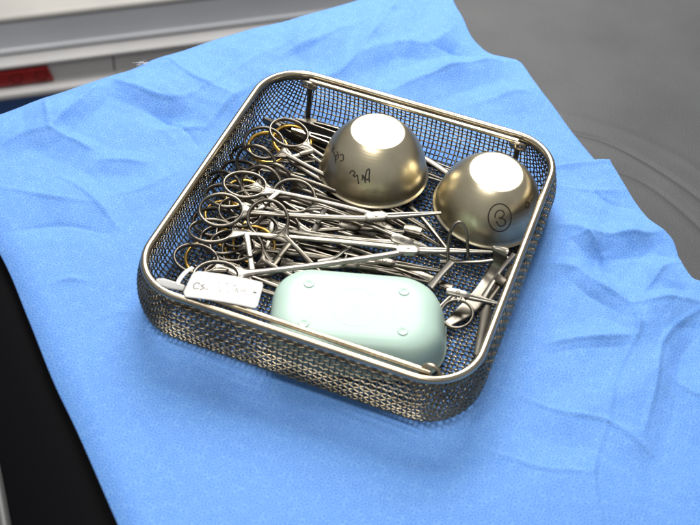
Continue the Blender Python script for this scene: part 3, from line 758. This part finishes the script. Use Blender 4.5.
# two slender rods of a spreader near the right wall
r_, P = bar_thing('spreader', 'slender double-bar spreader leaning on the right basket wall', 'spreader', [(515, 254, .036), (500, 272, .026), (484, 297, .014)], [.0042, .0034, .0050], [.0030, .0028, .003], 'bright', part='bar')
mb = MB(); sweep(mb, spline([at(512, 266, .030), at(503, 281, .022), at(489, 300, .013)], 24), [.0030, .0038, .0050], [.0030, .0028], (0, 0, 1), 10, pw=.6); mb.build('bar', M['dark'], r_, sharp=45)
mb = MB(); boxm(mb, at(500, 281, .023), np.array([nrm(at(515, 254, .036) - at(484, 297, .014)), nrm(np.cross([0, 0, 1], at(515, 254, .036) - at(484, 297, .014))), [0, 0, 1]]), (.006, .009, .004), .2); mb.build('cross_block', M['dark'], r_, sharp=45)
bar_thing('probe_handle', 'round-ended steel handle standing along the right wall near the basket corner', 'handle', [(488, 306, .020), (485, 318, .017), (481, 338, .013), (477, 356, .010)], [.005, .0088, .0074, .0066, .006], [.0036, .0046, .004], 'steel', part='handle_bar', pw=.9)
bar_thing('block_end_clip', 'short dark steel block lying on the mesh below the first bowl', 'clip', [(404, 229, .012), (413, 231, .012), (421, 233, .012)], [.0090, .0105, .0095], [.0060, .0070, .0060], 'dark', part='block')
r_, P = bar_thing('towel_clip', 'small clip with curved points between the long clamp and the mint dish', 'clip', [(318, 262, .016), (334, 258, .018), (344, 251, .021), (351, 247, .022)], [.004, .003, .0018], [.003, .0022, .0014], 'bright', part='curved_point')
mb = MB(); sweep(mb, spline([at(322, 266, .016), at(340, 266, .017), at(345, 259, .019), at(347, 254, .021)], 20), [.004, .003, .0018], [.003, .0022, .0014], (0, 0, 1), 10); mb.build('curved_point', M['steel'], r_, sharp=45)
bar_thing('flat_lever', 'dark flat lever on the basket floor between wire hook and dish', 'lever', [(380, 262, .008), (412, 271, .009), (436, 281, .010), (452, 288, .011)], [.008, .0065, .007, .006], [.0026, .0026], 'dark', part='lever_bar')
bar_thing('dissector', 'bright narrow rod under the right bowl crossing toward the near needle holder tip', 'rod', [(440, 262, .018), (480, 262, .020), (508, 258, .022)], [.0030, .0028, .0024], [.0028, .0024], 'bright', part='rod')
bar_thing('dissector', 'slim dark rod running between the two bowls on the basket floor', 'rod', [(396, 196, .010), (420, 216, .012), (448, 250, .014)], [.0040, .0034, .0028], [.003, .0026], 'dull', part='rod')
bar_thing('dissector', 'light flat rod emerging between the bowls below the far wall', 'rod', [(404, 148, .012), (432, 163, .012), (462, 184, .012)], [.0068, .0062, .005], [.003, .0028], 'bright', part='rod')

# ------------------------------------------------------------------ paper tag tied to an instrument
tc_ = [at(194, 271.5, .047), at(264, 283.5, .045), at(257, 308.5, .0535), at(181.5, 296, .0545)]
root = thing('paper_tag', 'white card tag with faint writing resting on the left near corner of the rim', 'tag', np.mean(tc_, 0))
P00, P10, P11, P01 = tc_; tn = nrm(np.cross(P10 - P00, P01 - P00)); tn = tn if tn[2] > 0 else -tn
def tp(u, v): return P00 * (1 - u) * (1 - v) + P10 * u * (1 - v) + P11 * u * v + P01 * (1 - u) * v + tn * (.0012 * math.sin(u * 3.1) + .0006 * math.sin(v * 3.1 + 1))
mb = MB(); nu, nv = 40, 16; V = []
for i in range(nu):
    for j in range(nv):
        u, v = i / (nu - 1), j / (nv - 1)
        # rounded right corners, clipped left corners
        rr_ = .10
        if u > 1 - rr_ * .4:
            k = (u - (1 - rr_ * .4)) / (rr_ * .4); ins = .12 * (1 - math.sqrt(max(0, 1 - k * k))); v = ins + v * (1 - 2 * ins)
        if u < .05:
            ins = .16 * (1 - u / .05); v = ins + v * (1 - 2 * ins)
        V.append(tp(u, v))
mb.add(V, grid_faces(nu, nv).tolist()); o = mb.build('card', M['paper'], root, sharp=0)
so = o.modifiers.new('solid', 'SOLIDIFY'); so.thickness = .0005; so.offset = 0
mb = MB(); hc = tp(.915, .46) + tn * .0004; e1 = nrm(P10 - P00); e2 = nrm(np.cross(tn, e1)); a = np.arange(16) * 2 * math.pi / 16
mb.add(np.vstack([hc + np.cos(a)[:, None] * .0013 * e1 + np.sin(a)[:, None] * .0009 * e2, hc[None]]), [(k, (k + 1) % 16, 16) for k in range(16)]); mb.build('punched_hole', M['ink'], root, smooth=False)
mb = MB()
def pen(pts, wdt=.0007): 
    Q = spline([tp(u, v) + tn * .00036 for u, v in pts], 5 * len(pts)); sweep(mb, Q, wdt, .0001, tn, 6)
pen([(.17, .50), (.12, .46), (.09, .56), (.12, .68), (.18, .66)], .0010); pen([(.23, .50), (.19, .55), (.24, .62), (.20, .70)], .0010); pen([(.26, .66), (.30, .64)])
for k in range(8):
    u = .38 + k * .055; v = .40 + .16 * (k % 2) + .05 * math.sin(k * 2.3)
    q_ = rng.normal(size=4) * .05; pen([(u, v + q_[0]), (u + .012, v - .03 + q_[1]), (u + .03, v + q_[2]), (u + .05, v + q_[3] * .5)], .00022 + .0001 * (k % 3))
mb.build('faint_writing', M['pencil'], root)
mb = MB(); sweep(mb, spline([at(184, 288, .0525), at(176, 286, .0535), at(168, 284, .0535), at(162, 282, .0530), at(156, 281, .0500)], 26), [.0040, .0052, .0060, .0056, .0034], [.0005, .0005], (.25, -.5, 1), 8, pw=.6); mb.build('tape_end', M['tape'], root, sharp=0)
mb = MB(); sweep(mb, spline([at(177, 285, .0525), at(180, 279, .0505), at(186, 272, .0480), at(193, 267.5, .0460)], 20), [.0030, .0032, .0030], [.0007, .0008], (.1, -.2, 1), 8, pw=.6); mb.build('tape_end', M['tape'], root, sharp=0)
